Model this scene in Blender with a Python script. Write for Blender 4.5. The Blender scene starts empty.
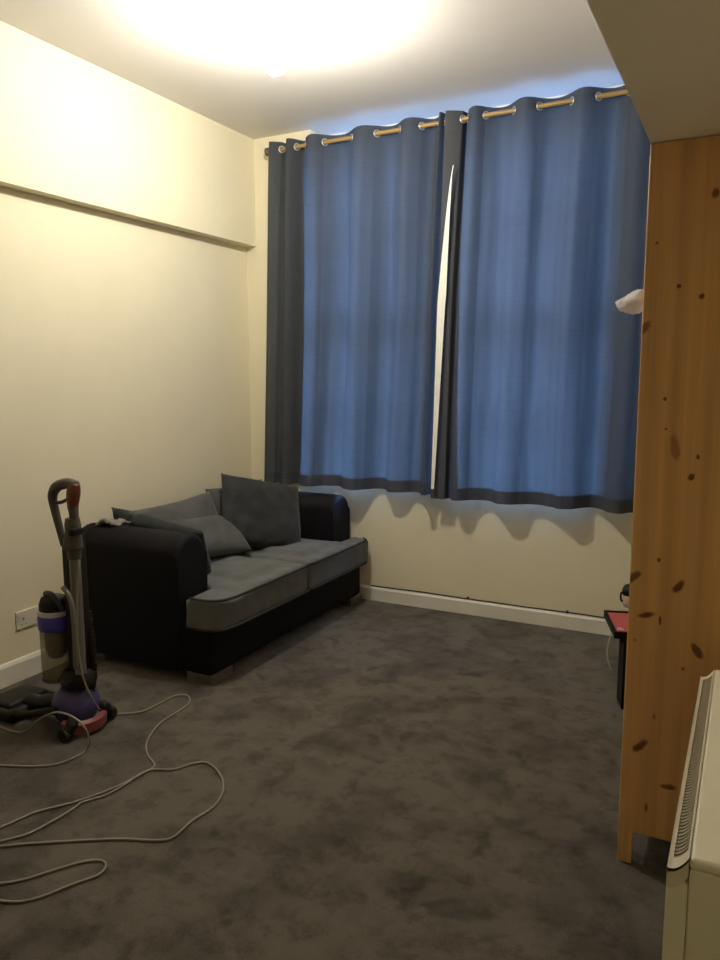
import bpy, bmesh, math, random
from mathutils import Vector, Matrix, noise as mnoise
random.seed(7)
S = bpy.context.scene
COL = S.collection
PI = math.pi

# ------------------------------------------------------------------ camera frame
H = 1.5
YAW, PITCH, ROLL, FPX = -0.479115515, 0.138117978, -0.0035089958, 752.34
_F = Vector((math.sin(YAW) * math.cos(PITCH), math.cos(YAW) * math.cos(PITCH), -math.sin(PITCH)))
_R0 = Vector((math.cos(YAW), -math.sin(YAW), 0)); _U0 = _R0.cross(_F)
_R = _R0 * math.cos(ROLL) + _U0 * math.sin(ROLL); _U = _U0 * math.cos(ROLL) - _R0 * math.sin(ROLL)
EYE = Vector((0, 0, H))
def P(ax, val, x, y):
    """Point of the room plane X/Y/Z = val seen at (x, y) in the photo (a measuring aid)."""
    d = _F + _R * ((x - 360) / FPX) - _U * ((y - 480) / FPX)
    i = 'XYZ'.index(ax)
    return EYE + d * ((val - EYE[i]) / d[i])
cam = bpy.data.cameras.new('camera'); cam.sensor_fit = 'HORIZONTAL'; cam.sensor_width = 36
cam.lens = FPX * 36 / 720; cam.clip_start = .05
co = bpy.data.objects.new('camera', cam); COL.objects.link(co)
co.matrix_world = Matrix.Translation(EYE) @ Matrix((_R, _U, -_F)).transposed().to_4x4()
S.camera = co

# ------------------------------------------------------------------ room numbers
D = 4.407; CE = 3.075; XL = -3.166; XU = -3.086; LEDGE = 2.379
XR = .31; YB = -1.6; SOFX = -.289; SOFZ = 2.126
YC = 4.31; ZP = 2.95

# ------------------------------------------------------------------ materials
def lin(c): return tuple(((v / 255 + .055) / 1.055) ** 2.4 if v > 10 else v / 255 / 12.92 for v in c)
class NT:
    def __init__(s, name):
        s.m = bpy.data.materials.new(name); s.m.use_nodes = True
        s.t = s.m.node_tree; s.t.nodes.clear()
        s.out = s.t.nodes.new('ShaderNodeOutputMaterial')
    def n(s, typ, ins=None, **kw):
        nd = s.t.nodes.new(typ)
        for k, v in kw.items(): setattr(nd, k, v)
        for k, v in (ins or {}).items():
            if isinstance(v, bpy.types.NodeSocket): s.t.links.new(v, nd.inputs[k])
            else: nd.inputs[k].default_value = v
        return nd
    def l(s, a, b): s.t.links.new(a, b)
def c4(c): return (c[0], c[1], c[2], 1)
def mat(name, col, rough=.6, var=.15, scale=8, bump=0., bscale=60, metal=0., spec=.5, stretch=(1, 1, 1), sheen=0., coat=0., detail=4):
    q = NT(name)
    tc = q.n('ShaderNodeTexCoord')
    mp = q.n('ShaderNodeMapping', {'Vector': tc.outputs['Object'], 'Scale': stretch})
    nz = q.n('ShaderNodeTexNoise', {'Vector': mp.outputs[0], 'Scale': scale, 'Detail': detail, 'Roughness': .6})
    rp = q.n('ShaderNodeMapRange', {'Value': nz.outputs['Fac'], 'From Min': .25, 'From Max': .75, 'To Min': 1 - var, 'To Max': 1 + var})
    mx = q.n('ShaderNodeVectorMath', {0: tuple(col[:3]), 'Scale': rp.outputs[0]}, operation='SCALE')
    b = q.n('ShaderNodeBsdfPrincipled', {'Base Color': mx.outputs[0], 'Roughness': rough, 'Metallic': metal, 'Specular IOR Level': spec, 'Sheen Weight': sheen, 'Coat Weight': coat})
    if bump:
        n2 = q.n('ShaderNodeTexNoise', {'Vector': tc.outputs['Object'], 'Scale': bscale, 'Detail': 3})
        bp = q.n('ShaderNodeBump', {'Height': n2.outputs['Fac'], 'Strength': bump, 'Distance': .01})
        q.l(bp.outputs[0], b.inputs['Normal'])
    q.l(b.outputs[0], q.out.inputs[0])
    return q.m

M = {}
M['wall'] = mat('cream_wall_paint', (.80, .74, .545), .75, .03, 3, .06, 90, spec=.25)
M['ceil'] = mat('white_ceiling_paint', (.76, .735, .69), .8, .025, 2, .05, 120, spec=.2)
M['low'] = mat('bulkhead_paint', (.82, .755, .68), .8, .03, 3, .05, 110, spec=.2)
M['skirt'] = mat('white_gloss_skirting', (.80, .775, .68), .4, .05, 6)
M['frame'] = mat('white_window_paint', (.80, .80, .78), .4, .03, 6)
M['black_leather'] = mat('black_sofa_fabric', (.0062, .006, .0078), .7, .2, 10, .12, 220, spec=.14)
M['grey_cord'] = mat('grey_cushion_corduroy', (.112, .118, .117), .95, .2, 9, .25, 260, sheen=.15, spec=.1)
M['back_grey'] = mat('grey_back_cushion_fabric', (.078, .080, .079), .95, .22, 9, .3, 200, sheen=.15, spec=.1)
M['dark_cush'] = mat('charcoal_scatter_fabric', (.029, .032, .033), .95, .42, 9, .35, 160, sheen=.12, spec=.1)
M['piping'] = mat('dark_piping', (.014, .014, .015), .8, .1)
M['foot'] = mat('brushed_grey_foot', (.13, .115, .095), .45, .12, 20, metal=.2)
M['pole'] = mat('pale_wood_pole', (.32, .21, .075), .45, .12, 12, stretch=(1, 8, 8))
M['finial'] = mat('dark_finial', (.12, .09, .06), .5, .1)
M['ring'] = mat('silver_eyelet', (.62, .63, .66), .35, .05, metal=.7)
M['lining'] = mat('white_curtain_lining', (.80, .82, .76), .8, .04, 20)
M['plastic'] = mat('cream_heater_enamel', (.80, .755, .585), .42, .04, 5)
M['plastic2'] = mat('beige_heater_trim', (.66, .60, .46), .45, .04, 5)
M['slat'] = mat('taupe_grille_slats', (.36, .31, .215), .5, .05)
M['slot'] = mat('dark_grille_slot', (.12, .10, .065), .8, .1)
M['black'] = mat('black_lacquer', (.006, .005, .005), .5, .15, 12, spec=.25)
M['pink'] = mat('dusty_pink_cover', (.43, .085, .085), .5, .06, 9)
M['whiteprint'] = mat('white_print', (.75, .6, .58), .6, .05)
M['cream_pot'] = mat('cream_ceramic', (.62, .55, .40), .35, .05)
M['flex'] = mat('pale_flex', (.27, .245, .20), .5, .06)
M['strap'] = mat('pale_strap_webbing', (.55, .52, .44), .6, .06)
M['blackflex'] = mat('black_flex', (.02, .017, .013), .5, .1)
M['socket'] = mat('white_socket_plastic', (.70, .655, .55), .4, .03)
M['sockethole'] = mat('dark_socket_hole', (.12, .10, .08), .6, .05)
M['vgrey'] = mat('vacuum_grey_plastic', (.085, .075, .064), .45, .12, 20, spec=.3)
M['vsilver'] = mat('vacuum_silver_plastic', (.165, .155, .135), .4, .08, 20, metal=.2)
M['vdark'] = mat('vacuum_dark_plastic', (.013, .0115, .0105), .5, .2, 25, spec=.22)
M['vred'] = mat('vacuum_red_plastic', (.13, .028, .022), .4, .1, 20)
M['vred2'] = mat('vacuum_red_yoke', (.20, .045, .048), .4, .1, 20)
M['vpurple'] = mat('vacuum_purple_ball', (.050, .040, .15), .42, .1, 20)
M['vblue'] = mat('vacuum_blue_cap', (.045, .032, .30), .35, .1, 20)
M['vwhite'] = mat('vacuum_white_band', (.55, .55, .58), .4, .05)
M['palecloth'] = mat('pale_cloth', (.22, .20, .175), .9, .25, 30, .3, 120)
M['rose'] = mat('white_lamp_fitting', (.8, .8, .77), .4, .03)

def carpet():
    q = NT('dark_brown_grey_carpet'); tc = q.n('ShaderNodeTexCoord')
    w = q.n('ShaderNodeTexNoise', {'Vector': tc.outputs['Object'], 'Scale': 2.2, 'Detail': 3})
    wv = q.n('ShaderNodeVectorMath', {0: w.outputs['Color'], 'Scale': .35}, operation='SCALE')
    ad = q.n('ShaderNodeVectorMath', {0: tc.outputs['Object'], 1: wv.outputs[0]}, operation='ADD')
    a = q.n('ShaderNodeTexNoise', {'Vector': ad.outputs[0], 'Scale': 3.6, 'Detail': 6, 'Roughness': .62})
    ra = q.n('ShaderNodeMapRange', {'Value': a.outputs['Fac'], 'From Min': .36, 'From Max': .56, 'To Min': .58, 'To Max': 1.10})
    b = q.n('ShaderNodeTexNoise', {'Vector': tc.outputs['Object'], 'Scale': 9.5, 'Detail': 5, 'Roughness': .7})
    rb = q.n('ShaderNodeMapRange', {'Value': b.outputs['Fac'], 'From Min': .38, 'From Max': .50, 'To Min': .68, 'To Max': 1.04})
    m1 = q.n('ShaderNodeMath', {0: ra.outputs[0], 1: rb.outputs[0]}, operation='MULTIPLY')
    sm = q.n('ShaderNodeTexNoise', {'Vector': ad.outputs[0], 'Scale': 6.5, 'Detail': 2})
    rs = q.n('ShaderNodeMapRange', {'Value': sm.outputs['Fac'], 'From Min': .30, 'From Max': .38, 'To Min': .62, 'To Max': 1.})      # trodden marks
    m1 = q.n('ShaderNodeMath', {0: m1.outputs[0], 1: rs.outputs[0]}, operation='MULTIPLY')
    f = q.n('ShaderNodeTexNoise', {'Vector': tc.outputs['Object'], 'Scale': 260, 'Detail': 2})
    rf = q.n('ShaderNodeMapRange', {'Value': f.outputs['Fac'], 'From Min': .3, 'From Max': .7, 'To Min': .82, 'To Max': 1.18})
    m2 = q.n('ShaderNodeMath', {0: m1.outputs[0], 1: rf.outputs[0]}, operation='MULTIPLY')
    c = q.n('ShaderNodeVectorMath', {0: (.106, .094, .078), 'Scale': m2.outputs[0]}, operation='SCALE')
    bp = q.n('ShaderNodeBump', {'Height': f.outputs['Fac'], 'Strength': .5, 'Distance': .008})
    bs = q.n('ShaderNodeBsdfPrincipled', {'Base Color': c.outputs[0], 'Roughness': 1., 'Specular IOR Level': .08, 'Sheen Weight': .12, 'Normal': bp.outputs[0]})
    q.l(bs.outputs[0], q.out.inputs[0]); return q.m
M['carpet'] = carpet()

def pine(name, knots, seed=0.):
    """Vertical-grain pine boards on an X-Z face with dark knots at (x, z, width, length, tilt, depth)."""
    q = NT(name); tc = q.n('ShaderNodeTexCoord')
    sp = q.n('ShaderNodeSeparateXYZ', {0: tc.outputs['Object']})
    mp = q.n('ShaderNodeMapping', {'Vector': tc.outputs['Object'], 'Scale': (26, 26, .8), 'Location': (seed, seed, 0)})
    g = q.n('ShaderNodeTexNoise', {'Vector': mp.outputs[0], 'Scale': 1., 'Detail': 5, 'Roughness': .6})
    rg = q.n('ShaderNodeMapRange', {'Value': g.outputs['Fac'], 'From Min': .3, 'From Max': .7, 'To Min': .82, 'To Max': 1.14})
    # glued boards about 9 cm wide, each of its own tone
    bd = q.n('ShaderNodeMath', {0: sp.outputs[0], 1: 11.}, operation='MULTIPLY')
    bf = q.n('ShaderNodeMath', {0: bd.outputs[0]}, operation='FLOOR')
    wn = q.n('ShaderNodeTexWhiteNoise', {'W': bf.outputs[0]}, noise_dimensions='1D')
    rw = q.n('ShaderNodeMapRange', {'Value': wn.outputs['Value'], 'To Min': .90, 'To Max': 1.08})
    tone = q.n('ShaderNodeMath', {0: rg.outputs[0], 1: rw.outputs[0]}, operation='MULTIPLY')
    base = q.n('ShaderNodeVectorMath', {0: (.65, .37, .148), 'Scale': tone.outputs[0]}, operation='SCALE')
    wob = q.n('ShaderNodeTexNoise', {'Vector': tc.outputs['Object'], 'Scale': 45, 'Detail': 2})
    wr = q.n('ShaderNodeMapRange', {'Value': wob.outputs['Fac'], 'To Min': -.45, 'To Max': .45})
    acc = None
    for (kx, kz, kw, kl, ta, dp) in knots:
        dx = q.n('ShaderNodeMath', {0: sp.outputs[0], 1: kx}, operation='SUBTRACT').outputs[0]
        dz = q.n('ShaderNodeMath', {0: sp.outputs[2], 1: kz}, operation='SUBTRACT').outputs[0]
        ca, sa = math.cos(ta), math.sin(ta)
        def lc(a, b, k):
            m = q.n('ShaderNodeMath', {0: dx, 1: a / k}, operation='MULTIPLY').outputs[0]
            return q.n('ShaderNodeMath', {0: dz, 1: b / k, 2: m}, operation='MULTIPLY_ADD').outputs[0]
        u, v = lc(ca, -sa, kw), lc(sa, ca, kl)
        cb = q.n('ShaderNodeCombineXYZ', {0: u, 1: v})
        ln = q.n('ShaderNodeVectorMath', {0: cb.outputs[0]}, operation='LENGTH').outputs['Value']
        ln = q.n('ShaderNodeMath', {0: ln, 1: wr.outputs[0]}, operation='ADD').outputs[0]
        f = q.n('ShaderNodeMapRange', {'Value': ln, 'From Min': .65, 'From Max': 1.15, 'To Min': min(1., dp * 1.15), 'To Max': 0.}).outputs[0]
        acc = f if acc is None else q.n('ShaderNodeMath', {0: acc, 1: f}, operation='MAXIMUM').outputs[0]
    colr = base.outputs[0]
    if acc is not None:
        colr = q.n('ShaderNodeMix', {0: acc, 6: base.outputs[0], 7: (.14, .042, .013, 1)}, data_type='RGBA').outputs[2]
    b = q.n('ShaderNodeBsdfPrincipled', {'Base Color': colr, 'Roughness': .48, 'Specular IOR Level': .35})
    q.l(b.outputs[0], q.out.inputs[0]); return q.m

def cloth(name, front, trans, fac):
    q = NT(name); tc = q.n('ShaderNodeTexCoord')
    mp = q.n('ShaderNodeMapping', {'Vector': tc.outputs['Object'], 'Scale': (120, 120, 6)})
    n1 = q.n('ShaderNodeTexNoise', {'Vector': mp.outputs[0], 'Scale': 1., 'Detail': 3})
    mp2 = q.n('ShaderNodeMapping', {'Vector': tc.outputs['Object'], 'Scale': (6, 6, 160)})
    n2 = q.n('ShaderNodeTexNoise', {'Vector': mp2.outputs[0], 'Scale': 1., 'Detail': 2})
    s = q.n('ShaderNodeMath', {0: n1.outputs['Fac'], 1: n2.outputs['Fac']}, operation='ADD')
    r = q.n('ShaderNodeMapRange', {'Value': s.outputs[0], 'From Min': .6, 'From Max': 1.4, 'To Min': .92, 'To Max': 1.08})
    cf = q.n('ShaderNodeVectorMath', {0: front, 'Scale': r.outputs[0]}, operation='SCALE')
    ct = q.n('ShaderNodeVectorMath', {0: trans, 'Scale': r.outputs[0]}, operation='SCALE')
    ge = q.n('ShaderNodeNewGeometry')
    lb = q.n('ShaderNodeMix', {0: ge.outputs['Backfacing'], 6: (0, 0, 0, 1), 7: (.48, .48, .46, 1)}, data_type='RGBA')     # pale lining on the window side
    q.l(cf.outputs[0], lb.inputs[6])
    d = q.n('ShaderNodeBsdfDiffuse', {'Color': lb.outputs[2]})
    t = q.n('ShaderNodeBsdfTranslucent', {'Color': ct.outputs[0]})
    mx = q.n('ShaderNodeMixShader', {0: fac, 1: d.outputs[0], 2: t.outputs[0]})
    q.l(mx.outputs[0], q.out.inputs[0]); return q.m
M['curtain'] = cloth('blue_curtain_cloth', (.098, .106, .124), (.068, .085, .091), .5)
M['curtain2'] = cloth('blue_curtain_doubled_cloth', (.075, .080, .088), (.012, .016, .024), .15)

def glassy(name, tint, gl=.08, rough=.05, alpha=.9):
    q = NT(name); tc = q.n('ShaderNodeTexCoord')
    nz = q.n('ShaderNodeTexNoise', {'Vector': tc.outputs['Object'], 'Scale': 4.})
    r = q.n('ShaderNodeMapRange', {'Value': nz.outputs['Fac'], 'To Min': .97, 'To Max': 1.})
    c = q.n('ShaderNodeVectorMath', {0: tint, 'Scale': r.outputs[0]}, operation='SCALE')
    t = q.n('ShaderNodeBsdfTransparent', {'Color': c.outputs[0]})
    g = q.n('ShaderNodeBsdfGlossy', {'Color': (1, 1, 1, 1), 'Roughness': rough})
    mx = q.n('ShaderNodeMixShader', {0: gl, 1: t.outputs[0], 2: g.outputs[0]})
    q.l(mx.outputs[0], q.out.inputs[0]); return q.m
M['glass'] = glassy('window_glass', (.97, .98, .99))

def film(name, tint, diff, fd):
    q = NT(name); tc = q.n('ShaderNodeTexCoord')
    nz = q.n('ShaderNodeTexNoise', {'Vector': tc.outputs['Object'], 'Scale': 40., 'Detail': 3})
    bp = q.n('ShaderNodeBump', {'Height': nz.outputs['Fac'], 'Strength': .5, 'Distance': .01})
    t = q.n('ShaderNodeBsdfTransparent', {'Color': c4(tint)})
    p = q.n('ShaderNodeBsdfPrincipled', {'Base Color': c4(diff), 'Roughness': .22, 'Normal': bp.outputs[0]})
    mx = q.n('ShaderNodeMixShader', {0: fd, 1: t.outputs[0], 2: p.outputs[0]})
    q.l(mx.outputs[0], q.out.inputs[0]); return q.m
M['bag'] = film('white_plastic_film', (.95, .95, .97), (.95, .95, 1.), .6)
M['bin'] = film('smoky_clear_bin', (.80, .76, .66), (.22, .20, .15), .45)

def emit(name, col, st):
    q = NT(name); tc = q.n('ShaderNodeTexCoord')
    nz = q.n('ShaderNodeTexNoise', {'Vector': tc.outputs['Object'], 'Scale': 3.})
    r = q.n('ShaderNodeMapRange', {'Value': nz.outputs['Fac'], 'To Min': st * .98, 'To Max': st * 1.02})
    e = q.n('ShaderNodeEmission', {'Color': c4(col), 'Strength': r.outputs[0]})
    q.l(e.outputs[0], q.out.inputs[0]); return q.m
M['bulb'] = emit('glowing_bulb', (1., .935, .82), 730)

# ------------------------------------------------------------------ builders
def obj(name, bm, m, parent=None, smooth=False, auto=None):
    bmesh.ops.recalc_face_normals(bm, faces=bm.faces)
    me = bpy.data.meshes.new(name); bm.to_mesh(me); bm.free()
    for mm in (m if isinstance(m, (list, tuple)) else [m]): me.materials.append(mm)
    o = bpy.data.objects.new(name, me); COL.objects.link(o)
    if smooth:
        for p in me.polygons: p.use_smooth = True
        if auto: 
            try: me.set_sharp_from_angle(angle=math.radians(auto))
            except Exception: pass
    if parent:
        o.parent = parent
        base = parent
        while base.parent: base = base.parent
        # geometry is written in room coordinates
        if parent is base: o.matrix_parent_inverse = Matrix.Translation(-base.location)
    return o
def thing(name, label, cat, loc, group=None):
    o = bpy.data.objects.new(name, None); o.empty_display_size = .05; COL.objects.link(o)
    o.location = loc; o['label'] = label; o['category'] = cat
    if group: o['group'] = group
    return o
def tag(o, label, cat, group=None):
    o['label'] = label; o['category'] = cat
    if group: o['group'] = group
    return o
def struct(name, bm, m, parent=None, **k):
    o = obj(name, bm, m, parent, **k)
    if not parent: o['kind'] = 'structure'
    return o
def box(bm, x0, x1, y0, y1, z0, z1, bev=0., seg=2, mtx=None):
    r = bmesh.ops.create_cube(bm, size=1.)
    vs = r['verts']
    for v in vs:
        v.co = Vector(((x0 + x1) / 2 + v.co.x * (x1 - x0), (y0 + y1) / 2 + v.co.y * (y1 - y0), (z0 + z1) / 2 + v.co.z * (z1 - z0)))
    if bev:
        es = list({e for v in vs for e in v.link_edges})
        rr = bmesh.ops.bevel(bm, geom=es, offset=bev, segments=seg, affect='EDGES', profile=.5)
        vs = list({v for f in rr['faces'] for v in f.verts} | {v for v in vs if v.is_valid})
    if mtx: bmesh.ops.transform(bm, matrix=mtx, verts=[v for v in vs if v.is_valid])
    return vs
def B(*a, **k):
    bm = bmesh.new(); box(bm, *a, **k); return bm
def tube(bm, pts, r, n=8, cap=True):
    pts = [Vector(p) for p in pts]; k = len(pts)
    rs = r if isinstance(r, (list, tuple)) else [r] * k
    up = None; rings = []
    for i, p in enumerate(pts):
        t = (pts[min(i + 1, k - 1)] - pts[max(i - 1, 0)]).normalized()
        if up is None: up = Vector((0, 0, 1)) if abs(t.z) < .9 else Vector((1, 0, 0))
        a = (up - t * up.dot(t))
        if a.length < 1e-4: a = t.orthogonal()
        a.normalize(); b = t.cross(a); up = a
        rings.append([bm.verts.new(p + (a * math.cos(2 * PI * j / n) + b * math.sin(2 * PI * j / n)) * rs[i]) for j in range(n)])
    for i in range(k - 1):
        for j in range(n):
            bm.faces.new((rings[i][j], rings[i][(j + 1) % n], rings[i + 1][(j + 1) % n], rings[i + 1][j]))
    if cap: bm.faces.new(rings[0][::-1]); bm.faces.new(rings[-1])
    return bm
def catmull(pts, sub=8):
    pts = [Vector(p) for p in pts]; out = []
    q = [pts[0] * 2 - pts[1]] + pts + [pts[-1] * 2 - pts[-2]]
    for i in range(1, len(q) - 2):
        a, b, c, d = q[i - 1:i + 3]
        for s in range(sub):
            t = s / sub
            out.append(.5 * ((2 * b) + (c - a) * t + (2 * a - 5 * b + 4 * c - d) * t * t + (3 * b - a - 3 * c + d) * t ** 3))
    out.append(pts[-1]); return out
def lathe(bm, prof, cx, cy, n=24, mtx=None):
    rings = []; vs = []
    for r, z in prof:
        ring = [bm.verts.new((cx + r * math.cos(2 * PI * j / n), cy + r * math.sin(2 * PI * j / n), z)) for j in range(n)]
        rings.append(ring); vs += ring
    for a, b in zip(rings, rings[1:]):
        for j in range(n): bm.faces.new((a[j], a[(j + 1) % n], b[(j + 1) % n], b[j]))
    bm.faces.new(rings[0][::-1]); bm.faces.new(rings[-1])
    if mtx: bmesh.ops.transform(bm, matrix=mtx, verts=vs)
    return bm
def prism(bm, prof, ax, a0, a1, bev=0., seg=3):
    """Extrude a closed 2-D profile along axis ax ('X': profile is (y,z); 'Y': (x,z); 'Z': (x,y))."""
    def mk(u, v, a): return {'X': (a, u, v), 'Y': (u, a, v), 'Z': (u, v, a)}[ax]
    A = [bm.verts.new(mk(u, v, a0)) for u, v in prof]; Bv = [bm.verts.new(mk(u, v, a1)) for u, v in prof]
    n = len(prof)
    f1 = bm.faces.new(A); f2 = bm.faces.new(Bv[::-1])
    for i in range(n): bm.faces.new((A[i], A[(i + 1) % n], Bv[(i + 1) % n], Bv[i]))
    if bev: bmesh.ops.bevel(bm, geom=list(f1.edges) + list(f2.edges), offset=bev, segments=seg, affect='EDGES', profile=.5)
    return bm
def soft(o, vox=.014, it=8, disp=0., dscale=.12, name=None):
    r = o.modifiers.new('remesh', 'REMESH'); r.mode = 'VOXEL'; r.voxel_size = vox; r.use_smooth_shade = True
    s = o.modifiers.new('smooth', 'SMOOTH'); s.iterations = it; s.factor = .5
    if disp:
        t = bpy.data.textures.new((name or o.name) + '_folds', 'CLOUDS'); t.noise_scale = dscale; t.noise_depth = 2
        d = o.modifiers.new('displace', 'DISPLACE'); d.texture = t; d.strength = disp; d.mid_level = .5; d.texture_coords = 'LOCAL'
    return o
def pillow(w, h, t, mtx, seed=0, wr=.012, n=30, pinch=.06):
    """Stuffed square cushion: pointed corners, pinched sides, creased skin; local x width, z height, y thickness."""
    bm = bmesh.new(); sides = []
    for sgn in (1, -1):
        g = []
        for i in range(n + 1):
            row = []
            for j in range(n + 1):
                u, v = -1 + 2 * i / n, -1 + 2 * j / n
                x = u * (1 - pinch * (1 - v * v)) * w / 2 if False else u * w / 2 * (1 - pinch * (1 - v * v) * abs(u) ** 3)
                z = v * h / 2 * (1 - pinch * (1 - u * u) * abs(v) ** 3)
                e = max(0., (1 - u ** 2) * (1 - v ** 2))
                th = t / 2 * e ** .42
                k = Vector((x * 5 + seed * 3.1, z * 5 + sgn, seed * 7.7))
                th += wr * mnoise.noise(k) * min(1, e * 3) + wr * .6 * mnoise.noise(k * 2.6) * min(1, e * 3)
                row.append(bm.verts.new((x, sgn * th, z)))
            g.append(row)
        for i in range(n):
            for j in range(n): bm.faces.new((g[i][j], g[i + 1][j], g[i + 1][j + 1], g[i][j + 1]))
    bmesh.ops.remove_doubles(bm, verts=bm.verts, dist=.0006)
    bmesh.ops.transform(bm, matrix=mtx, verts=bm.verts)
    return bm
def pose(loc, right, up):
    """Matrix with local x along right, z along up (made square), origin at loc."""
    x = Vector(right).normalized(); z = Vector(up); z = (z - x * z.dot(x)).normalized(); y = z.cross(x)
    m = Matrix((x, y, z)).transposed().to_4x4(); m.translation = Vector(loc); return m

# ------------------------------------------------------------------ room shell
T = .2
struct('floor', B(XL - T, XR + T, YB - T, D + .35, -.1, 0), M['carpet'])
struct('ceiling', B(XL - T, XR + T, YB - T, D + .35, CE, CE + .1), M['ceil'])
bm = bmesh.new()
prism(bm, [(XL - T, 0), (XL, 0), (XL, LEDGE), (XU, LEDGE), (XU, CE), (XL - T, CE)], 'Y', YB - T, D + .33)
struct('wall_left', bm, M['wall'])
struct('wall_right', B(XR, XR + T, YB - T, D + .33, 0, CE), M['wall'])
struct('wall_rear', B(XL, XR, YB - T, YB, 0, CE), M['wall'])
# window wall: two openings parted by a pier
W1 = (-2.64, -1.69); W2 = (-1.61, -.56); WZ = (.80, CE); WT = .33
bm = bmesh.new()
for a, b, h in ((XL, W1[0], CE), (W1[1], W2[0], 2.93), (W2[1], XR, CE)): box(bm, a, b, D, D + WT, 0, h)
for a, b in (W1, W2):
    box(bm, a, b, D, D + WT, 0, WZ[0])
struct('wall_back', bm, M['wall'])
struct('ceiling_lower', B(SOFX, XR, YB, D, SOFZ, CE), M['low'])
prof = [(0, 0), (.018, 0), (.018, .080), (.010, .093), (0, .095)]
bm = bmesh.new(); prism(bm, [(D - a, z) for a, z in prof], 'X', XL, XR); struct('baseboard_back', bm, M['skirt'])
bm = bmesh.new(); prism(bm, [(XL + a, z * 1.18) for a, z in prof], 'Y', YB, D - .018); struct('baseboard_left', bm, M['skirt'])
for i, (a, b) in enumerate((W1, W2)):
    bm = bmesh.new(); f = .05; y0, y1 = D + .15, D + .20
    box(bm, a, a + f, y0, y1, *WZ); box(bm, b - f, b, y0, y1, *WZ)
    box(bm, a, b, y0, y1, WZ[0], WZ[0] + .07); box(bm, a, b, y0, y1, WZ[1] - .012, WZ[1])
    mz = (WZ[0] + WZ[1]) / 2; box(bm, a, b, y0 - .01, y1, mz - .025, mz + .025)
    for k in (1, 2): box(bm, a + (b - a) * k / 3 - .012, a + (b - a) * k / 3 + .012, y0 + .01, y1 - .01, *WZ)
    for zz in ((WZ[0] + mz) / 2, (WZ[1] + mz) / 2): box(bm, a, b, y0 + .01, y1 - .01, zz - .012, zz + .012)
    wo = struct('window_%d' % (i + 1), bm, M['frame'])
    obj('pane', B(a + .03, b - .03, D + .174, D + .178, WZ[0] + .03, WZ[1] - .03), M['glass'], wo)
    if i == 0: obj('pane', B(W1[1] + .0, W2[0] - .0, D + .174, D + .178, 2.93, WZ[1] - .012), M['glass'], wo)
    obj('window_sill', B(a, b, D + .002, D + .15, WZ[0], WZ[0] + .02, bev=.004), M['frame'], wo)

# ------------------------------------------------------------------ sofa
SY0, SY1, SXB, SXF = 2.74, 4.375, -3.135, -2.25
AF = -2.42            # front of the arms
AW = .225               # arm width
sofa = thing('sofa', 'black two-seater sofa with grey cushions against the cream wall', 'sofa', (-2.7, 3.55, 0))
bm = bmesh.new()
box(bm, SXB, SXF - .005, SY0 + .02, SY1 - .02, .045, .295, bev=.03, seg=4)
obj('base', bm, M['black_leather'], sofa, True, 50)
def arm(y0, y1, af):
    bm = bmesh.new(); pr = []; rad = (y1 - y0) / 2; top = .725; cy = (y0 + y1) / 2
    pr.append((y0 + .01, .05)); pr.append((y1 - .01, .05)); pr.append((y1 - .004, .45))
    for k in range(13):
        a = -.15 + (PI + .3) * k / 12
        pr.append((cy + math.cos(a) * rad, top - rad * .85 + math.sin(a) * rad * .85))
    pr.append((y0 + .004, .45))
    prism(bm, pr, 'X', SXB + .01, af, bev=.034, seg=4); return bm
obj('arm', arm(SY0, SY0 + AW, AF), M['black_leather'], sofa, True, 60)
obj('arm', arm(SY1 - AW, SY1, -2.35), M['black_leather'], sofa, True, 60)
obj('backrest', B(SXB, SXB + .2, SY0 + .05, SY1 - .05, .1, .72, bev=.05, seg=5), M['black_leather'], sofa, True, 60)
mid = 3.575
def seat(y0, y1, tside):
    bm = bmesh.new()
    i0 = SY0 + AW + .01 if tside < 0 else y0; i1 = SY1 - AW - .01 if tside > 0 else y1
    box(bm, SXB + .18, -2.20, i0, i1, .275, .445)
    rc = .10; x0 = AF + .02 if tside < 0 else -2.33; x1 = -2.185
    pr = [(x0, y0), (x0, y1)]
    for k in range(7):
        t = PI / 2 * k / 6
        if tside > 0: pr.append((x1 - rc * .7 + rc * .7 * math.sin(t), y1 - rc * .7 + rc * .7 * math.cos(t)))
    if tside < 0: pr.append((x1, y1))
    else: pr.append((x1, y0))
    for k in range(7):
        t = PI / 2 * k / 6
        if tside < 0: pr.append((x1 - rc + rc * math.cos(t), y0 + rc - rc * math.sin(t)))
    prism(bm, pr, 'Z', .275, .43)
    box(bm, SXB + .35, -2.30, i0 + .12, i1 - .12, .3, .47)
    return bm
for y0, y1, ts in ((SY0 + .005, mid - .006, -1), (mid + .006, SY1 - .0, 1)):
    s = obj('seat_cushion', seat(y0, y1, ts), M['grey_cord'], sofa)
    soft(s, .014, 9, .018, .16, 'seat')
    for zz in (.433, .285):
        xs = AF + .02 if ts < 0 else -2.33
        if ts < 0: pp = [(xs + .03, y0 + .012), (-2.30, y0 + .006), (-2.225, y0 + .03), (-2.187, y0 + .12), (-2.183, (y0 + y1) / 2), (-2.185, y1 - .04), (-2.20, y1 - .004)]
        else: pp = [(-2.20, y0 + .004), (-2.185, y0 + .04), (-2.183, (y0 + y1) / 2), (-2.187, y1 - .13), (-2.200, y1 - .07), (-2.235, y1 - .035)]
        pts = catmull([(x + .005, y, zz) for x, y in pp], 8)
        bm = bmesh.new(); tube(bm, pts, .0075, 6); obj('piping', bm, M['piping'], s, True)
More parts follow.
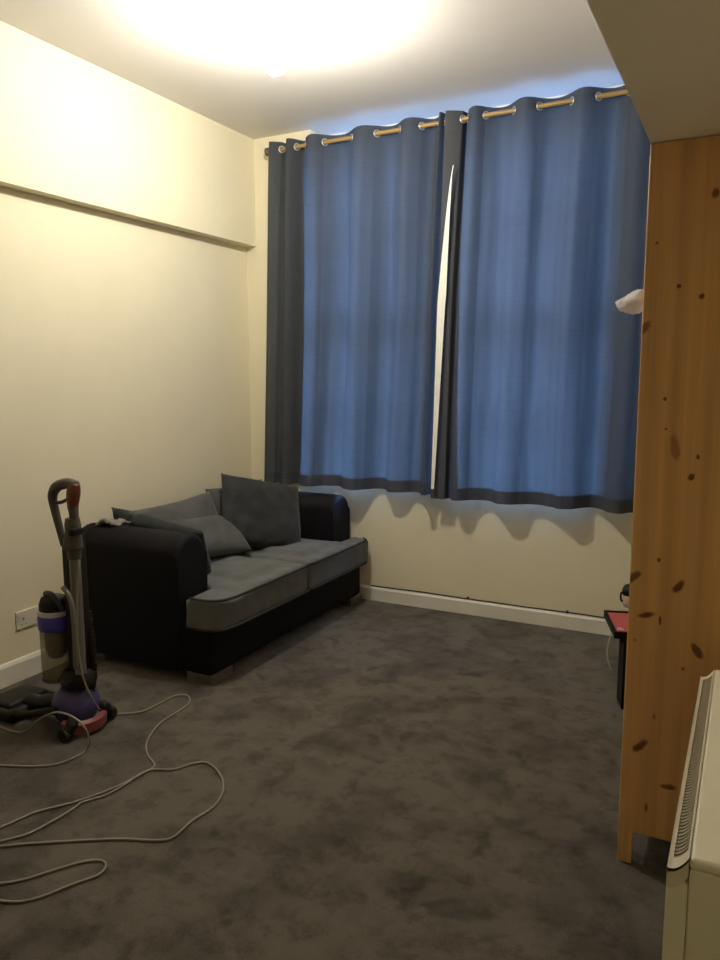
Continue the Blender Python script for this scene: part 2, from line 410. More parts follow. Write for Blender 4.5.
# bracket feet (L-shaped) at the corners
for cx, cy, sx, sy in ((SXF, SY0 + .03, -1, 1), (SXF, SY1 - .02, -1, -1), (SXB + .01, SY0 + .03, 1, 1), (SXB + .01, SY1 - .02, 1, -1)):
    L = .16; t = .05
    pr = [(cx, cy), (cx + sx * L, cy), (cx + sx * L, cy + sy * t), (cx + sx * t, cy + sy * t), (cx + sx * t, cy + sy * L), (cx, cy + sy * L)]
    bm = bmesh.new(); prism(bm, pr, 'Z', 0, .05, bev=.003, seg=1); obj('foot', bm, M['foot'], sofa)
# loose back cushions of the sofa
o = obj('back_cushion', pillow(.66, .46, .20, pose((-2.86, 3.30, .572), (.03, 1, .03), (-.34, 0, 1)), 1, .02), M['back_grey'], sofa, True)
o = obj('back_cushion', pillow(.60, .46, .20, pose((-2.87, 3.90, .59), (0, 1, -.02), (-.34, 0, 1)), 2, .02), M['back_grey'], sofa, True)
q1, q2 = P('X', -2.79, 226, 517), P('X', -2.58, 254, 549)
up = q1 - q2; rt = Vector((.06, 1, -.08)).normalized()
o = obj('back_cushion', pillow(.56, up.length + .02, .13, pose(q2 + up * .5 - rt * .27 + Vector((-.02, 0, .0)), rt, up), 3, .022), M['back_grey'], sofa, True)
q1, q2, q3 = P('X', -2.86, 217, 474), P('X', -2.60, 293, 487), P('X', -2.70, 228, 543)
rt = q2 - q1; up = q1 - q3
c1 = obj('scatter_cushion', pillow(rt.length * 1.03, up.length * 1.03, .17, pose(q3 + up * .5 + rt * .5, rt, up), 4, .02, pinch=.03), M['dark_cush'], None, True)
tag(c1, 'charcoal square cushion propped upright at the window end of the sofa', 'cushion')
q1, q2 = P('Y', 3.0, 110, 508), P('Y', 3.0, 196, 531)
rt = q2 - q1; up = Vector((.05, -.36, .93)).normalized()
c2 = obj('scatter_cushion', pillow(rt.length * 1.06, .40, .16, pose(q1 + rt * .53 - up * .19, rt, up), 5, .02, pinch=.02), M['dark_cush'], None, True)
tag(c2, 'charcoal cushion slumped over the sofa arm nearest the vacuum cleaner', 'cushion')
# pale rag tucked on the back corner of the near arm
bm = bmesh.new(); n = 12; g = []
for i in range(n + 1):
    row = []
    for j in range(n + 1):
        u, v = i / n, j / n
        row.append(bm.verts.new((-3.03 + .12 * u, SY0 + .07 + .13 * v, .735 + .022 * mnoise.noise(Vector((u * 4, v * 4, 2))) + .02 * math.sin(u * 3) * (1 - v))))
    g.append(row)
for i in range(n):
    for j in range(n): bm.faces.new((g[i][j], g[i + 1][j], g[i + 1][j + 1], g[i][j + 1]))
o = obj('folded_cloth', bm, M['palecloth'], None, True); o.modifiers.new('solid', 'SOLIDIFY').thickness = .012
tag(o, 'small pale crumpled cloth on the back corner of the near sofa arm', 'cloth')

# ------------------------------------------------------------------ curtains
pole = thing('curtain_pole', 'pale wooden curtain pole above the windows', 'curtain pole', (-1.6, YC, ZP))
bm = bmesh.new(); tube(bm, [(-2.89, YC, ZP), (-.33, YC, ZP)], .0125, 14); obj('pole', bm, M['pole'], pole, True, 50)
bm = bmesh.new(); tube(bm, [(-2.925, YC, ZP), (-2.92, YC, ZP), (-2.90, YC, ZP), (-2.885, YC, ZP)], [.016, .025, .025, .017], 16); obj('finial', bm, M['finial'], pole, True, 50)
for bx in (-2.83, -.36):
    bm = bmesh.new(); box(bm, bx - .012, bx + .012, YC - .02, D, ZP - .03, ZP - .012); box(bm, bx - .02, bx + .02, D - .012, D, ZP - .05, ZP + .03); obj('bracket', bm, M['finial'], pole)

def curtain(label, cross, first_front, xt0, xt1, xb0, xb1, ztop, zbot, dbl, seed, loc):
    """cross: x of each passage of the cloth through the pole; between them the cloth runs in front of or behind it."""
    root = thing('curtain', label, 'curtain', loc)
    ph = PI / 2 if first_front else -PI / 2
    keys = [(xt0, ph - PI * .45)] + [(x, ph + PI * k) for k, x in enumerate(cross)] + [(xt1, ph + PI * (len(cross) - 1) + PI * .45)]
    def phase(x):
        for (a, p), (b, q) in zip(keys, keys[1:]):
            if x <= b: return p + (q - p) * (x - a) / (b - a)
        return keys[-1][1]
    nx, nz = 300, 60
    bm = bmesh.new(); g = []
    for j in range(nz + 1):
        w = j / nz; z = ztop + (zbot - ztop) * w; row = []
        for i in range(nx + 1):
            u = i / nx; x0 = xt0 + (xt1 - xt0) * u
            x = x0 + ((xb0 - xt0) * (1 - u) + (xb1 - xt1) * u) * w ** .85
            amp = .048 * (1 - .22 * min(1, w * 1.4))
            p = phase(x0) + .55 * w * mnoise.noise(Vector((x0 * 2.3, w * 1.6, seed)))
            y = YC - amp * math.cos(p) + .060 * min(1, w * 2.5) * mnoise.noise(Vector((x0 * 6.2, w * .9, seed + 5))) + .014 * min(1, w * 4) * mnoise.noise(Vector((x0 * 17, w * .8, seed + 2)))
            y += .006 * w * mnoise.noise(Vector((x0 * 22, w * 5, seed + 9)))
            x += .012 * w * math.sin(2 * p) * .6
            row.append(bm.verts.new((x, min(y, D - .012), z + .004 * mnoise.noise(Vector((x0 * 6, 0, seed))))))
        g.append(row)
    for j in range(nz):
        for i in range(nx):
            f = bm.faces.new((g[j][i], g[j][i + 1], g[j + 1][i + 1], g[j + 1][i]))
            x = (xt0 + (xt1 - xt0) * (i + .5) / nx); z = (g[j][i].co.z + g[j + 1][i].co.z) / 2
            f.material_index = 1 if (z < zbot + .075 or z > ztop - .012 or dbl(x, (ztop - z) / (ztop - zbot))) else 0
    o = obj('cloth', bm, [M['curtain'], M['curtain2']], root, True)
    if sum(p.normal.y for p in o.data.polygons) > 0: o.data.flip_normals()      # printed side faces the room
    for k, x in enumerate(cross):
        bm = bmesh.new(); rr = []
        s = -1 if (k % 2 == 0) == first_front else 1
        tn = Vector((.7, .71 * (1 if (k % 2 == 0) == first_front else -1), 0))
        c = Vector((x, YC, ZP)); a = Vector((0, 0, 1)); b = tn
        pts = [c + (a * math.cos(t) + b * math.sin(t)) * .0195 for t in [2 * PI * q / 16 for q in range(17)]]
        tube(bm, pts, .004, 6, cap=False); obj('eyelet', bm, M['ring'], root, True)
    return root
cl = curtain('blue eyelet curtain over the left window, white lining at its inner edge',
        [-2.80, -2.765, -2.685, -2.62, -2.478, -2.286, -2.115, -1.962, -1.82, -1.707, -1.672], True, -2.867, -1.615, -2.965, -1.70, ZP + .045, .765,
        lambda x, w: x < -2.855, 1., (-2.3, YC, .765))
cr = curtain('blue eyelet curtain over the right window beside the wardrobe',
        [-1.565, -1.535, -1.43, -1.269, -1.125, -.953, -.814, -.66, -.54], True, -1.655, -.42, -1.735, -.45, ZP + .045, .745,
        lambda x, w: x < -1.56 + .085 * w, 2., (-1.1, YC, .745))
# turned-out white lining along the inner edge of the left curtain
bm = bmesh.new(); a = []; b = []
for k in range(31):
    w = k / 30; y = 165 + (489 - 165) * w
    xl = 453 - 15.5 * min(1, w / .42) ** .8 - 6.5 * max(0, (w - .42) / .58); wd = 7.5 * math.sin(PI * min(1, (w + .02) / .85) ** .8) ** .8 if w < .75 else 0
    wd = max(.6, 8. * (w / .4) ** .8 if w < .4 else 8. - 5. * (w - .4) / .6)
    yy = YC - .062
    a.append(bm.verts.new(P('Y', yy, xl, y))); b.append(bm.verts.new(P('Y', yy - .004, xl + wd, y)))
for k in range(30): bm.faces.new((a[k], b[k], b[k + 1], a[k + 1]))
o = obj('lining', bm, M['lining'], cl, True); o['label'] = 'white lining edge'

# ------------------------------------------------------------------ wardrobe
WY0, WY1, WX0, WX1, WTOP = 2.286, 3.17, -.289, .29, SOFZ - .002
kn = []
for x, y, w, l, ta, dp in ((716, 193, 4, 5, 0, .8), (657, 243, 1.6, 1.6, 0, .7), (679, 286, 2.6, 2.6, 0, .9), (702, 296, 2.6, 3, .5, .85), (644, 328, 4.5, 9, .75, .65),
        (665, 399, 1.8, 2, 0, .8), (666, 429, 1.5, 1.5, 0, .7), (675, 448, 4.5, 15, -.15, .5), (698, 457, 2, 2.8, 0, .8), (691, 477, 3.2, 4.5, .3, .85),
        (659, 560, 1.8, 2.3, 0, .75), (634, 577, 4, 9, .7, .75), (678, 587, 4, 8, .65, .85), (646, 615, 3.2, 8.5, 1.25, .85), (660, 621, 1.5, 5, 0, .75), (697, 651, 4, 9, -.6, .8),
        (683, 669, 1.6, 1.8, 0, .7), (640, 746, 3.8, 10, .75, .8), (654, 717, 1.6, 3, 0, .6), (668, 787, 3, 8, 1.5, .75), (646, 807, 1.6, 5, 0, .7), (635, 640, 2, 2, 0, .4)):
    c = P('Y', WY0, x, y); k = 1 / (FPX / (c - EYE).dot(_F))
    kn.append((c.x, c.z, w * k, l * k, ta, dp))
M['pine_side'] = pine('knotty_pine_side', kn)
M['pine'] = pine('pine_boards', [(-.1, 1.2, .012, .015, 0, .8), (.1, .8, .01, .014, 0, .8)], 3.)
M['pine_edge'] = mat('pale_pine_edge', (.60, .36, .15), .5, .1, 20)
wr = thing('wardrobe', 'tall knotty pine wardrobe reaching up to the low ceiling', 'wardrobe', ((WX0 + WX1) / 2, (WY0 + WY1) / 2, 0))
bm = bmesh.new(); t = .02; leg = .041; kz = .108
prism(bm, [(WX0, 0), (WX0 + leg, 0), (WX0 + leg, kz), (WX1 - leg, kz), (WX1 - leg, 0), (WX1, 0), (WX1, WTOP), (WX0, WTOP)], 'Y', WY0, WY0 + t, bev=.0015, seg=1)
obj('side_panel', bm, M['pine_side'], wr)
bm = bmesh.new()
prism(bm, [(WX0, 0), (WX0 + leg, 0), (WX0 + leg, kz), (WX1 - leg, kz), (WX1 - leg, 0), (WX1, 0), (WX1, WTOP), (WX0, WTOP)], 'Y', WY1 - t, WY1, bev=.0015, seg=1)
obj('side_panel', bm, M['pine'], wr)
obj('top_panel', B(WX0 + .012, WX1, WY0 + t, WY1 - t, WTOP - .02, WTOP), M['pine'], wr)
obj('bottom_panel', B(WX0 + .012, WX1, WY0 + t, WY1 - t, kz, kz + .02), M['pine'], wr)
obj('back_panel', B(WX1 - .012, WX1 - .004, WY0 + t, WY1 - t, kz + .02, WTOP - .02), M['pine'], wr)

ym = (WY0 + WY1) / 2
for y0, y1, ky in ((WY0 + .003, ym - .002, ym - .05), (ym + .002, WY1 - .003, ym + .05)):
    bm = bmesh.new(); box(bm, WX0 - .004, WX0 + .011, y0 + t, y1 - t if y1 > ym + .1 else y1, kz + .022, WTOP - .022, bev=.002, seg=1)
    d = obj('door', bm, M['pine_edge'], wr)
    bm = bmesh.new(); lathe(bm, [(.008, 0), (.007, .012), (.016, .02), (.017, .028), (.010, .034), (.002, .035)], 0, 0, 16, Matrix.Translation((WX0 - .004, ky, 1.03)) @ Matrix.Rotation(-PI / 2, 4, 'Y'))
    obj('knob', bm, M['pine_edge'], d, True, 50)
# high hook on the near door that carries the bag
bm = bmesh.new(); tube(bm, catmull([(WX0 - .003, 2.43, 1.725), (WX0 - .02, 2.43, 1.722), (WX0 - .028, 2.43, 1.728), (WX0 - .027, 2.43, 1.738)], 5), .0035, 8)
obj('hook', bm, M['ring'], wr, True)

# crumpled bag hanging on it
bm = bmesh.new(); bmesh.ops.create_icosphere(bm, subdivisions=4, radius=1.)
for v in bm.verts:
    c = v.co.copy()
    sx, sz = .052, .046
    taper = 1.0 - .28 * c.x * -1 if False else 1.0
    k = 1 + .16 * mnoise.noise(c * 1.5 + Vector((3, 1, 0))) + .09 * mnoise.noise(c * 5)
    # narrows to the left
    nar = .55 + .45 * (c.x + 1) / 2
    v.co = Vector((-.335 + c.x * sx * k, 2.43 + c.y * .06 * k * nar, 1.722 + c.z * sz * .9 * k * nar - .016 * (1 - (c.x + 1) / 2)))
    v.co.x = min(v.co.x, WX0 - .006)
o = obj('plastic_bag', bm, M['bag'], None, True)
tag(o, 'small crumpled clear plastic bag hung on the wardrobe front', 'plastic bag')

# ------------------------------------------------------------------ side table beyond the wardrobe
TZ = .365
pa = P('Z', TZ, 604, 610); pb = P('Z', TZ, 614.5, 632)
ed = (pb - pa); ln = ed.length; ed.normalize()
wd = Vector((-ed.y, ed.x, 0)); wd = wd if wd.x > 0 else -wd      # across, to the right
TW = .24
def TP(a, b, z): q = pa + ed * (a * ln) + wd * b; return Vector((q.x, q.y, z))
st = thing('side_table', 'small black side table standing behind the wardrobe', 'table', (TP(.5, TW / 2, 0)))
def tbox(bm, a0, a1, b0, b1, z0, z1):
    vs = [bm.verts.new(TP(a, b, z)) for z in (z0, z1) for a, b in ((a0, b0), (a1, b0), (a1, b1), (a0, b1))]
    for f in ((0, 1, 2, 3), (4, 5, 6, 7), (0, 1, 5, 4), (1, 2, 6, 5), (2, 3, 7, 6), (3, 0, 4, 7)): bm.faces.new([vs[i] for i in f])
bm = bmesh.new(); tbox(bm, 0, 1, 0, TW, TZ - .03, TZ - .008)
for r in ((0, .035, 0, TW), (.965, 1, 0, TW), (0, 1, 0, .012), (0, 1, TW - .012, TW)): tbox(bm, *r, TZ - .012, TZ)
obj('tray_top', bm, M['black'], st)
bm = bmesh.new(); tbox(bm, .58, .96, .045, TW - .028, 0, TZ - .03); obj('pedestal', bm, M['black'], st)
bm = bmesh.new(); tbox(bm, .50, .985, .026, TW - .016, TZ - .05, TZ - .03); obj('collar', bm, M['black'], st)
mg = thing('magazine', 'pink covered booklet lying on the black side table', 'book', TP(.5, .1, TZ - .008))
bm = bmesh.new(); tbox(bm, .10, .945, .013, TW - .015, TZ - .0078, TZ - .001); obj('cover', bm, M['pink'], mg)
bm = bmesh.new()
for k, (da, db) in enumerate(((.84, .020), (.84, .030), (.84, .040), (.78, .024), (.78, .034))): tbox(bm, da, da + .045, db, db + .007, TZ - .001, TZ - .0006)
obj('print', bm, M['whiteprint'], mg)
# pot on the far end of the table
pc = P('Y', P('Z', TZ, 630, 607).y, 630, 607)
pot = thing('lidded_pot', 'cream pot with a black lid on the black side table', 'pot', (pc.x, pc.y, TZ))
bm = bmesh.new(); lathe(bm, [(.026, TZ), (.034, TZ + .008), (.040, TZ + .035), (.036, TZ + .06), (.033, TZ + .066)], pc.x, pc.y); obj('body', bm, M['cream_pot'], pot, True, 60)
bm = bmesh.new(); lathe(bm, [(.037, TZ + .062), (.041, TZ + .07), (.040, TZ + .09), (.030, TZ + .108), (.012, TZ + .116), (.002, TZ + .117)], pc.x, pc.y); obj('lid', bm, M['black'], pot, True, 60)
bm = bmesh.new(); tube(bm, catmull([(pc.x - .030, pc.y - .02, TZ + .08), (pc.x - .041, pc.y - .026, TZ + .07), (pc.x - .041, pc.y - .026, TZ + .04), (pc.x - .034, pc.y - .022, TZ + .03)], 6), .005, 8); obj('handle', bm, M['black'], pot, True)
# pale strap hanging from the table edge
p0 = TP(.86, -.004, TZ - .02)
bm = bmesh.new(); tube(bm, catmull([p0, p0 + Vector((-.012, 0, -.05)), p0 + Vector((-.016, 0, -.10)), p0 + Vector((-.004, 0, -.15)), p0 + Vector((.006, 0, -.175))], 6), .0034, 6)
o = obj('hanging_strap', bm, M['strap'], None, True); tag(o, 'thin pale strap dangling from the edge of the black side table', 'strap')

# ------------------------------------------------------------------ storage heater
HX0, HX1, HY0, HY1, HZ, HF = -.079, .18, 1.25, 2.14, .72, .703
XM = -.046
ht = thing('storage_heater', 'cream night storage heater with a slotted top grille, before the pine wardrobe', 'heater', (.05, 1.7, 0))
bm = bmesh.new(); box(bm, XM + .001, HX1, HY0 + .002, HY1 - .002, .04, HZ - .022, bev=.003); obj('casing', bm, M['plastic'], ht)
bm = bmesh.new(); box(bm, XM, HX1 + .003, HY0 - .003, HY1 + .003, HZ - .021, HZ, bev=.008, seg=3); obj('top_panel', bm, M['plastic'], ht, True, 40)
bm = bmesh.new(); prism(bm, [(HX0, .04), (XM, .04), (XM, HF - .035), (HX0 + .012, HF - .018), (HX0, HF - .012)], 'Y', HY0, HY1, bev=.002, seg=1); obj('front_panel', bm, M['plastic'], ht)
# curved grille between the front panel and the raised top
def gz(u): return HF - .010 + .026 * u ** 1.8 - .003 * math.sin(PI * u)     # dished profile, u: 0 front .. 1 top
bm = bmesh.new(); NU = 10
def strip(y0, y1, u0, u1, dz=0., th=.006):
    us = [u0 + (u1 - u0) * k / NU for k in range(NU + 1)]
    pr = [(HX0 + (XM - HX0) * u, gz(u) + dz) for u in us] + [(HX0 + (XM - HX0) * u, gz(u) + dz - th) for u in us[::-1]]
    prism(bm, pr, 'Y', y0, y1)
strip(HY0 - .001, HY0 + .03, 0, 1); strip(HY0 - .001, HY0 + .006, 0, 1, -.001, .034); strip(HY1 - .006, HY1 + .001, 0, 1, -.001, .034); strip(HY1 - .02, HY1 + .001, 0, 1); strip(HY0 + .03, HY1 - .02, 0, .22); strip(HY0 + .03, HY1 - .02, .88, 1)
obj_bm = bm; bm = bmesh.new(); ns = 72
for k in range(ns):
    y = HY0 + .03 + (HY1 - HY0 - .05) * (k + .5) / ns; strip(y - .0030, y + .0030, .2, .9, -.003, .003)
gr = obj('grille', obj_bm, M['plastic2'], ht, True, 40); obj('slats', bm, M['slat'], gr, True, 40)
bm = bmesh.new()
pr = [(HX0 + .004, HF - .03), (XM, HF - .03)] + [(HX0 + (XM - HX0) * u, gz(u) - .009) for u in (1., .8, .6, .4, .2, .1)]
prism(bm, pr, 'Y', HY0 + .02, HY1 - .015); obj('grille_backing', bm, M['slot'], gr)
for y in (HY0 + .1, HY1 - .1): obj('foot', B(HX0 + .03, HX1 - .02, y - .03, y + .03, 0, .04), M['plastic2'], ht)

# ------------------------------------------------------------------ ceiling lamp
LP = P('Z', 2.86, 275, 60)
lamp = thing('ceiling_light', 'bare glowing bulb in a white batten holder on the ceiling', 'lamp', (LP.x, LP.y, CE))
bm = bmesh.new(); lathe(bm, [(.030, CE - .10), (.042, CE - .045), (.062, CE - .004), (.062, CE)], LP.x, LP.y); obj('ceiling_rose', bm, M['rose'], lamp, True, 50)
bm = bmesh.new(); lathe(bm, [(.020, LP.z + .060), (.023, LP.z + .09), (.027, CE - .0995)], LP.x, LP.y); obj('bulb_holder', bm, M['rose'], lamp, True, 50)
bm = bmesh.new(); lathe(bm, [(.003, LP.z - .062), (.025, LP.z - .055), (.046, LP.z - .03), (.054, LP.z), (.046, LP.z + .03), (.026, LP.z + .055), (.018, LP.z + .068)], LP.x, LP.y, 24); obj('bulb', bm, M['bulb'], lamp, True)

# ------------------------------------------------------------------ vacuum cleaner
VY = 2.16
def V(x, y, yy=VY): return P('Y', yy, x, y)
vc = thing('vacuum_cleaner', 'grey upright vacuum cleaner with a purple ball, unwound flex beside it', 'vacuum cleaner', (-2.5, VY, 0))
BC = Vector((-2.50, VY, .112)); BR = .098
bm = bmesh.new(); bmesh.ops.create_uvsphere(bm, u_segments=32, v_segments=20, radius=BR, matrix=Matrix.Translation(BC)); obj('ball', bm, M['vpurple'], vc, True)
# red yoke round the lower rear of the ball
bm = bmesh.new(); A = []; Bv = []
n = 20
for k in range(n + 1):
    a = -1.25 + 2.5 * k / n        # around Z from -Y side through +X to +Y side
    d = Vector((math.cos(a), math.sin(a), 0))
    ring = []
    for rr, zz in ((BR + .004, .035), (BR + .024, .026), (BR + .026, .068), (BR + .006, .078)):
        q = BC + d * rr; q.z = zz - .02 * math.cos(a) + .012; ring.append(bm.verts.new(q))
    A.append(ring)
for r0, r1 in zip(A, A[1:]):
    for j in range(4): bm.faces.new((r0[j], r0[(j + 1) % 4], r1[(j + 1) % 4], r1[j]))
bm.faces.new(A[0]); bm.faces.new(A[-1])
obj('yoke', bm, M['vred2'], vc, True, 40)
for wx, wy in ((-2.44, 2.045), (-2.435, 2.285)):
    bm = bmesh.new(); s = 1 if wy > VY else -1
    tube(bm, catmull([(-2.43, VY + s * .075, .085), (-2.425, VY + s * .10, .06), (wx, wy, .034)], 6), [.026] * 6 + [.022] * 6 + [.018], 10)
    lg = obj('stand_leg', bm, M['vdark'], vc, True)
    bm = bmesh.new(); lathe(bm, [(.010, -.022), (.026, -.018), (.030, -.008), (.030, .008), (.026, .018), (.010, .022)], 0, 0, 20, Matrix.Translation((wx, wy, .0305)) @ Matrix.Rotation(PI / 2, 4, 'X'))
    obj('wheel', bm, M['vdark'], lg, True, 40)
# cleaner head on the carpet, out in front (towards the wall)
bm = bmesh.new(); box(bm, -3.0, -2.76, 2.03, 2.30, .006, .06, bev=.022, seg=4); hd = obj('cleaner_head', bm, M['vdark'], vc, True, 50)
bm = bmesh.new(); box(bm, -2.955, -2.80, 2.06, 2.27, .05, .078, bev=.018, seg=4); obj('head_cover', bm, M['vdark'], hd, True, 50)
bm = bmesh.new(); tube(bm, catmull([(-2.80, VY, .055), (-2.70, VY, .07), (-2.60, VY - .0, .10), (-2.56, VY, .12)], 6), [.035] * 6 + [.038] * 6 + [.045] * 7, 14); obj('neck', bm, M['vdark'], vc, True)
for s in (-1, 1):
    bm = bmesh.new(); tube(bm, catmull([(-2.78, VY + s * .10, .05), (-2.66, VY + s * .115, .075), (-2.54, VY + s * .112, .112), (-2.50, VY + s * .106, .115)], 6), .016, 10); obj('fork', bm, M['vdark'], vc, True)
# motor housing above the ball, carrying bin and wand
bm = bmesh.new(); lathe(bm, [(.05, .195), (.070, .203), (.076, .225), (.07, .255), (.05, .275)], -2.475, VY, 24); obj('motor_housing', bm, M['vdark'], vc, True, 50)
bx = -2.575; by = VY - .02; br = .064
bm = bmesh.new(); lathe(bm, [(.052, .215), (br, .222), (br, .44), (br - .002, .445)], bx, by, 28); bn = obj('dust_bin', bm, M['bin'], vc, True, 50)
bm = bmesh.new(); lathe(bm, [(.030, .315), (.040, .33), (.046, .36), (.046, .44)], bx, by, 24); obj('cyclone_shroud', bm, M['vgrey'], bn, True, 50)
bm = bmesh.new(); lathe(bm, [(br + .002, .218), (br + .003, .226), (br + .002, .234)], bx, by, 28); obj('bin_base', bm, M['vgrey'], bn, True, 50)
bm = bmesh.new(); lathe(bm, [(br + .002, .44), (br + .004, .445), (br + .005, .498), (br + .001, .503)], bx, by, 28); obj('cyclone_band', bm, M['vblue'], vc, True, 50)
bm = bmesh.new(); lathe(bm, [(br + .002, .5035), (br + .002, .521), (br - .004, .524)], bx, by, 28); obj('cyclone_ring', bm, M['vwhite'], vc, True, 50)
bm = bmesh.new(); lathe(bm, [(br - .003, .5245), (br - .003, .55), (.052, .575), (.03, .585), (.005, .586)], bx, by, 28); obj('cyclone_cap', bm, M['vdark'], vc, True, 50)
bm = bmesh.new(); tube(bm, catmull([(bx - .02, by - .02, .578), (bx - .01, by - .03, .60), (bx + .03, by - .03, .598), (bx + .05, by - .02, .56), (bx + .058, by - .01, .53)], 6), .010, 8); obj('bin_handle', bm, M['vgrey'], vc, True)
# spine and wand
wx = -2.425
bm = bmesh.new(); box(bm, -2.50, -2.43, VY - .035, VY + .045, .25, .86, bev=.015, seg=3); obj('spine', bm, M['vdark'], vc, True, 50)
bm = bmesh.new(); tube(bm, [(wx, VY - .03, .27), (wx, VY - .03, .77)], .0225, 16); obj('wand', bm, M['vsilver'], vc, True, 50)
bm = bmesh.new(); tube(bm, [(wx, VY - .03, .76), (wx, VY - .03, .80), (wx, VY - .03, .90), (wx + .0, VY - .03, .93)], [.026, .030, .033, .028], 16); obj('wand_collar', bm, M['vgrey'], vc, True, 50)
# handle loop
yy = VY - .03
hp = [V(64, 546, yy), V(60, 530, yy), V(54.5, 508, yy), V(52.5, 496, yy), V(56, 487.5, yy), V(63, 484, yy), V(70, 483.5, yy), V(75.5, 486, yy)]
bm = bmesh.new(); c = catmull(hp, 6); tube(bm, c, [.013 + .009 * min(1, i / 24) for i in range(len(c))], 12); h = obj('handle', bm, M['vgrey'], vc, True)
bm = bmesh.new(); c = catmull([V(74.5, 483.5, yy), V(73.5, 493, yy), V(72.8, 507, yy)], 6); tube(bm, c, [.021 + .007 * math.sin(PI * i / 12) for i in range(len(c))], 12); obj('grip', bm, M['vred'], h, True)
bm = bmesh.new(); c = catmull([V(72.8, 506, yy), V(74, 516, yy), V(73.5, 526, yy), V(73, 536, yy), V(73, 548, yy)], 6); tube(bm, c, [.023 - .004 * math.sin(PI * min(1, i / 12)) + .020 * max(0, (i - 7) / 17) for i in range(len(c))], 12); obj('handle_stem', bm, M['vgrey'], h, True)
bm = bmesh.new(); tube(bm, catmull([V(56, 503, yy), V(62, 502, yy), V(68, 499, yy)], 5), .0075, 8); obj('trigger', bm, M['vgrey'], h, True)
bm = bmesh.new(); box(bm, -2.405, -2.375, yy - .045, yy + .01, .865, .895, bev=.006); obj('cable_hook', bm, M['vdark'], vc, True, 40)
# suction hose down the side of the wand
bm = bmesh.new(); c = catmull([V(63, 587, VY - .075), V(69, 596, VY - .075), V(73, 612, VY - .075), V(75, 640, VY - .075), V(76, 668, VY - .07)], 8); tube(bm, c, .0105, 10); obj('hose', bm, M['vsilver'], vc, True)
bm = bmesh.new()
c = catmull([V(86, 612, VY + .04), V(90, 640, VY + .04), V(92, 665, VY + .04), V(90, 690, VY + .03), V(84, 703, VY)], 14)
tube(bm, c, [.020 + .0035 * math.cos(i * PI) for i in range(len(c))], 12); obj('ribbed_hose', bm, M['vdark'], vc, True)
# power flex: down from the hook, over the carpet in loops
def G(x, y, z=.006): return P('Z', z, x, y)
def Z(p, k=2.77): return G(p[0] / k, 680 + p[1] / k)
pts = [V(79, 560, yy - .05), V(77, 600, yy - .055), V(78, 645, yy - .06), V(84, 680, yy - .05), V(95, 703, yy), G(104, 713), G(115.5, 714)]
pts += [Z(p) for p in ((360, 92), (400, 85), (445, 63), (485, 44), (515, 42), (526, 55), (515, 72), (480, 95), (445, 118), (418, 150), (405, 180), (410, 208), (428, 234), (415, 248), (385, 262), (345, 290), (290, 320), (230, 338), (200, 358), (150, 388), (80, 425), (20, 442), (-40, 452))]
out1 = Z((-40, 452))
pts += [out1 + Vector((-.10, -.05, 0)), Z((-60, 470)), Z((-10, 462))]
pts += [Z(p) for p in ((80, 453), (200, 446), (330, 440), (430, 444), (475, 438), (505, 415), (535, 388), (590, 352), (617, 310), (612, 265), (575, 230), (530, 232), (480, 248), (420, 248), (370, 272), (320, 297), (220, 334), (100, 366), (20, 400), (-40, 420))]
o2 = Z((-40, 420))
pts += [o2 + Vector((-.12, -.10, 0)), Z((-120, 520)), Z((-70, 562)), Z((0, 563))]
pts += [Z(p) for p in ((70, 551), (160, 523), (230, 503), (275, 499), (293, 512), (275, 538), (200, 566), (120, 598), (60, 613), (0, 611), (-60, 600))]
pts += [Z((-150, 560)), Z((-190, 450)), Z((-170, 330)), Z((-110, 255)), Z((-40, 238))]
pts += [Z(p) for p in ((20, 237), (80, 239), (150, 234), (205, 215), (238, 195))]
def K(x, y, yv): return P('Y', yv, x / 2.77, 680 + y / 2.77)
pts += [K(248, 170, 2.0), K(235, 132, 1.985), K(205, 104, 1.98), K(165, 90, 1.98), K(135, 95, 1.985), K(105, 112, 1.99), K(70, 143, 2.0), K(30, 152, 2.0), K(-30, 152, 2.0)]
pts = [Vector((p.x, p.y, max(p.z, .005))) for p in pts]
pts += [Vector((-3.02, 1.90, .005)), Vector((-3.10, 1.75, .005)), Vector((-3.12, 1.5, .005))]
bm = bmesh.new(); tube(bm, catmull(pts, 7), .0040, 6); o = obj('power_cord', bm, M['flex'], vc, True); o['label'] = 'long pale grey flex looped over the carpet'

# ------------------------------------------------------------------ wall socket and skirting cable
sk = thing('wall_socket', 'white double wall socket above the skirting, behind the vacuum cleaner', 'socket', (XL, 2.475, .30))
bm = bmesh.new(); box(bm, XL, XL + .010, 2.396, 2.56, .258, .346, bev=.003, seg=2); obj('faceplate', bm, M['socket'], sk)
for y in (2.436, 2.52):
    for dy, z0, wy, wz in ((0, .300, .004, .012), (-.012, .276, .004, .004), (.012, .276, .004, .004)):
        obj('pin_hole', B(XL + .0095, XL + .0105, y + dy - wy, y + dy + wy, z0, z0 + wz), M['sockethole'], sk)
for y in (2.408, 2.548):
    bm = bmesh.new(); box(bm, XL + .009, XL + .0135, y - .006, y + .006, .312, .334, bev=.0015); obj('switch', bm, M['socket'], sk)
bm = bmesh.new(); pts = []
for k in range(40):
    x = -2.20 + 2.0 * k / 39; pts.append((x, D - .008, .100 + .004 * mnoise.noise(Vector((x * 3, 0, 4)))))
tube(bm, pts, .0042, 6); cb = thing('skirting_cable', 'thin black cable running along the top of the back skirting board', 'cable', (-1.3, D, .1))
obj('cable', bm, M['blackflex'], cb, True)
for x in (-1.52, -.9): obj('cable_clip', B(x - .006, x + .006, D - .016, D, .096, .112, bev=.002), M['blackflex'], cb)

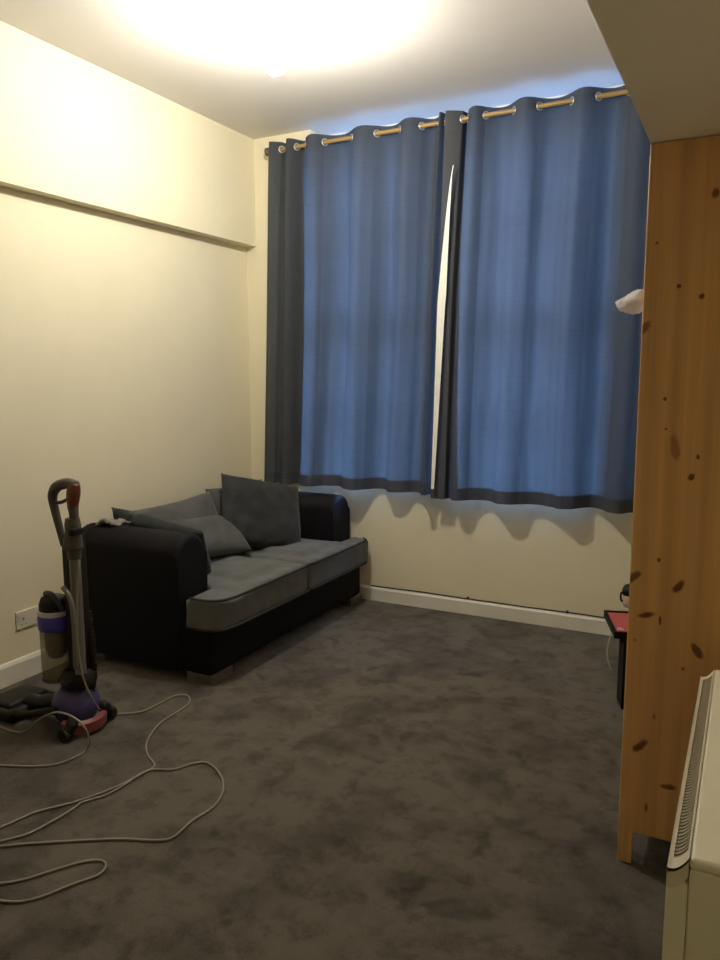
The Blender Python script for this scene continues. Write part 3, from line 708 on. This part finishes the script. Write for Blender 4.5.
# ------------------------------------------------------------------ light from outside
w = bpy.data.worlds.new('sky'); S.world = w; w.use_nodes = True; nt = w.node_tree; nt.nodes.clear()
tc = nt.nodes.new('ShaderNodeTexCoord')
def wn(typ, ins, **kw):
    nd = nt.nodes.new(typ)
    for k, v in kw.items(): setattr(nd, k, v)
    for k, v in ins.items():
        if isinstance(v, bpy.types.NodeSocket): nt.links.new(v, nd.inputs[k])
        else: nd.inputs[k].default_value = v
    return nd
# dull evening sky, bright lobe added to bring out curtain folds, darker ground
dr = wn('ShaderNodeVectorMath', {0: tc.outputs['Generated']}, operation='NORMALIZE')
dt = wn('ShaderNodeVectorMath', {0: dr.outputs[0], 1: tuple(Vector((.62, 1, .74)).normalized())}, operation='DOT_PRODUCT')
mx0 = wn('ShaderNodeMath', {0: dt.outputs['Value'], 1: 0.}, operation='MAXIMUM')
pw = wn('ShaderNodeMath', {0: mx0.outputs[0], 1: 16.}, operation='POWER')
st = wn('ShaderNodeMath', {0: pw.outputs[0], 1: 62., 2: 2.6}, operation='MULTIPLY_ADD')
sp = wn('ShaderNodeSeparateXYZ', {0: dr.outputs[0]})
gm = wn('ShaderNodeMapRange', {'Value': sp.outputs[2], 'From Min': -.08, 'From Max': .05, 'To Min': .7, 'To Max': 1.})
st2 = wn('ShaderNodeMath', {0: st.outputs[0], 1: gm.outputs[0]}, operation='MULTIPLY')
bg = wn('ShaderNodeBackground', {0: (.29, .49, 1., 1), 1: st2.outputs[0]})
ow = nt.nodes.new('ShaderNodeOutputWorld'); nt.links.new(bg.outputs[0], ow.inputs[0])
for a, b in (W1, W2):
    l = bpy.data.lights.new('window_portal', 'AREA'); l.shape = 'RECTANGLE'; l.size = b - a; l.size_y = WZ[1] - WZ[0]
    try: l.cycles.is_portal = True
    except Exception: pass
    lo = bpy.data.objects.new('window_portal', l); COL.objects.link(lo)
    lo.location = ((a + b) / 2, D + WT + .01, sum(WZ) / 2); lo.rotation_euler = (-PI / 2, 0, 0)

S.view_settings.view_transform = 'Standard'; S.view_settings.look = 'None'; S.view_settings.exposure = 0.; S.view_settings.gamma = 1.
c = S.cycles
c.max_bounces = 10; c.diffuse_bounces = 6; c.transmission_bounces = 6; c.transparent_max_bounces = 8; c.sample_clamp_indirect = 6.
c.caustics_reflective = False; c.caustics_refractive = False
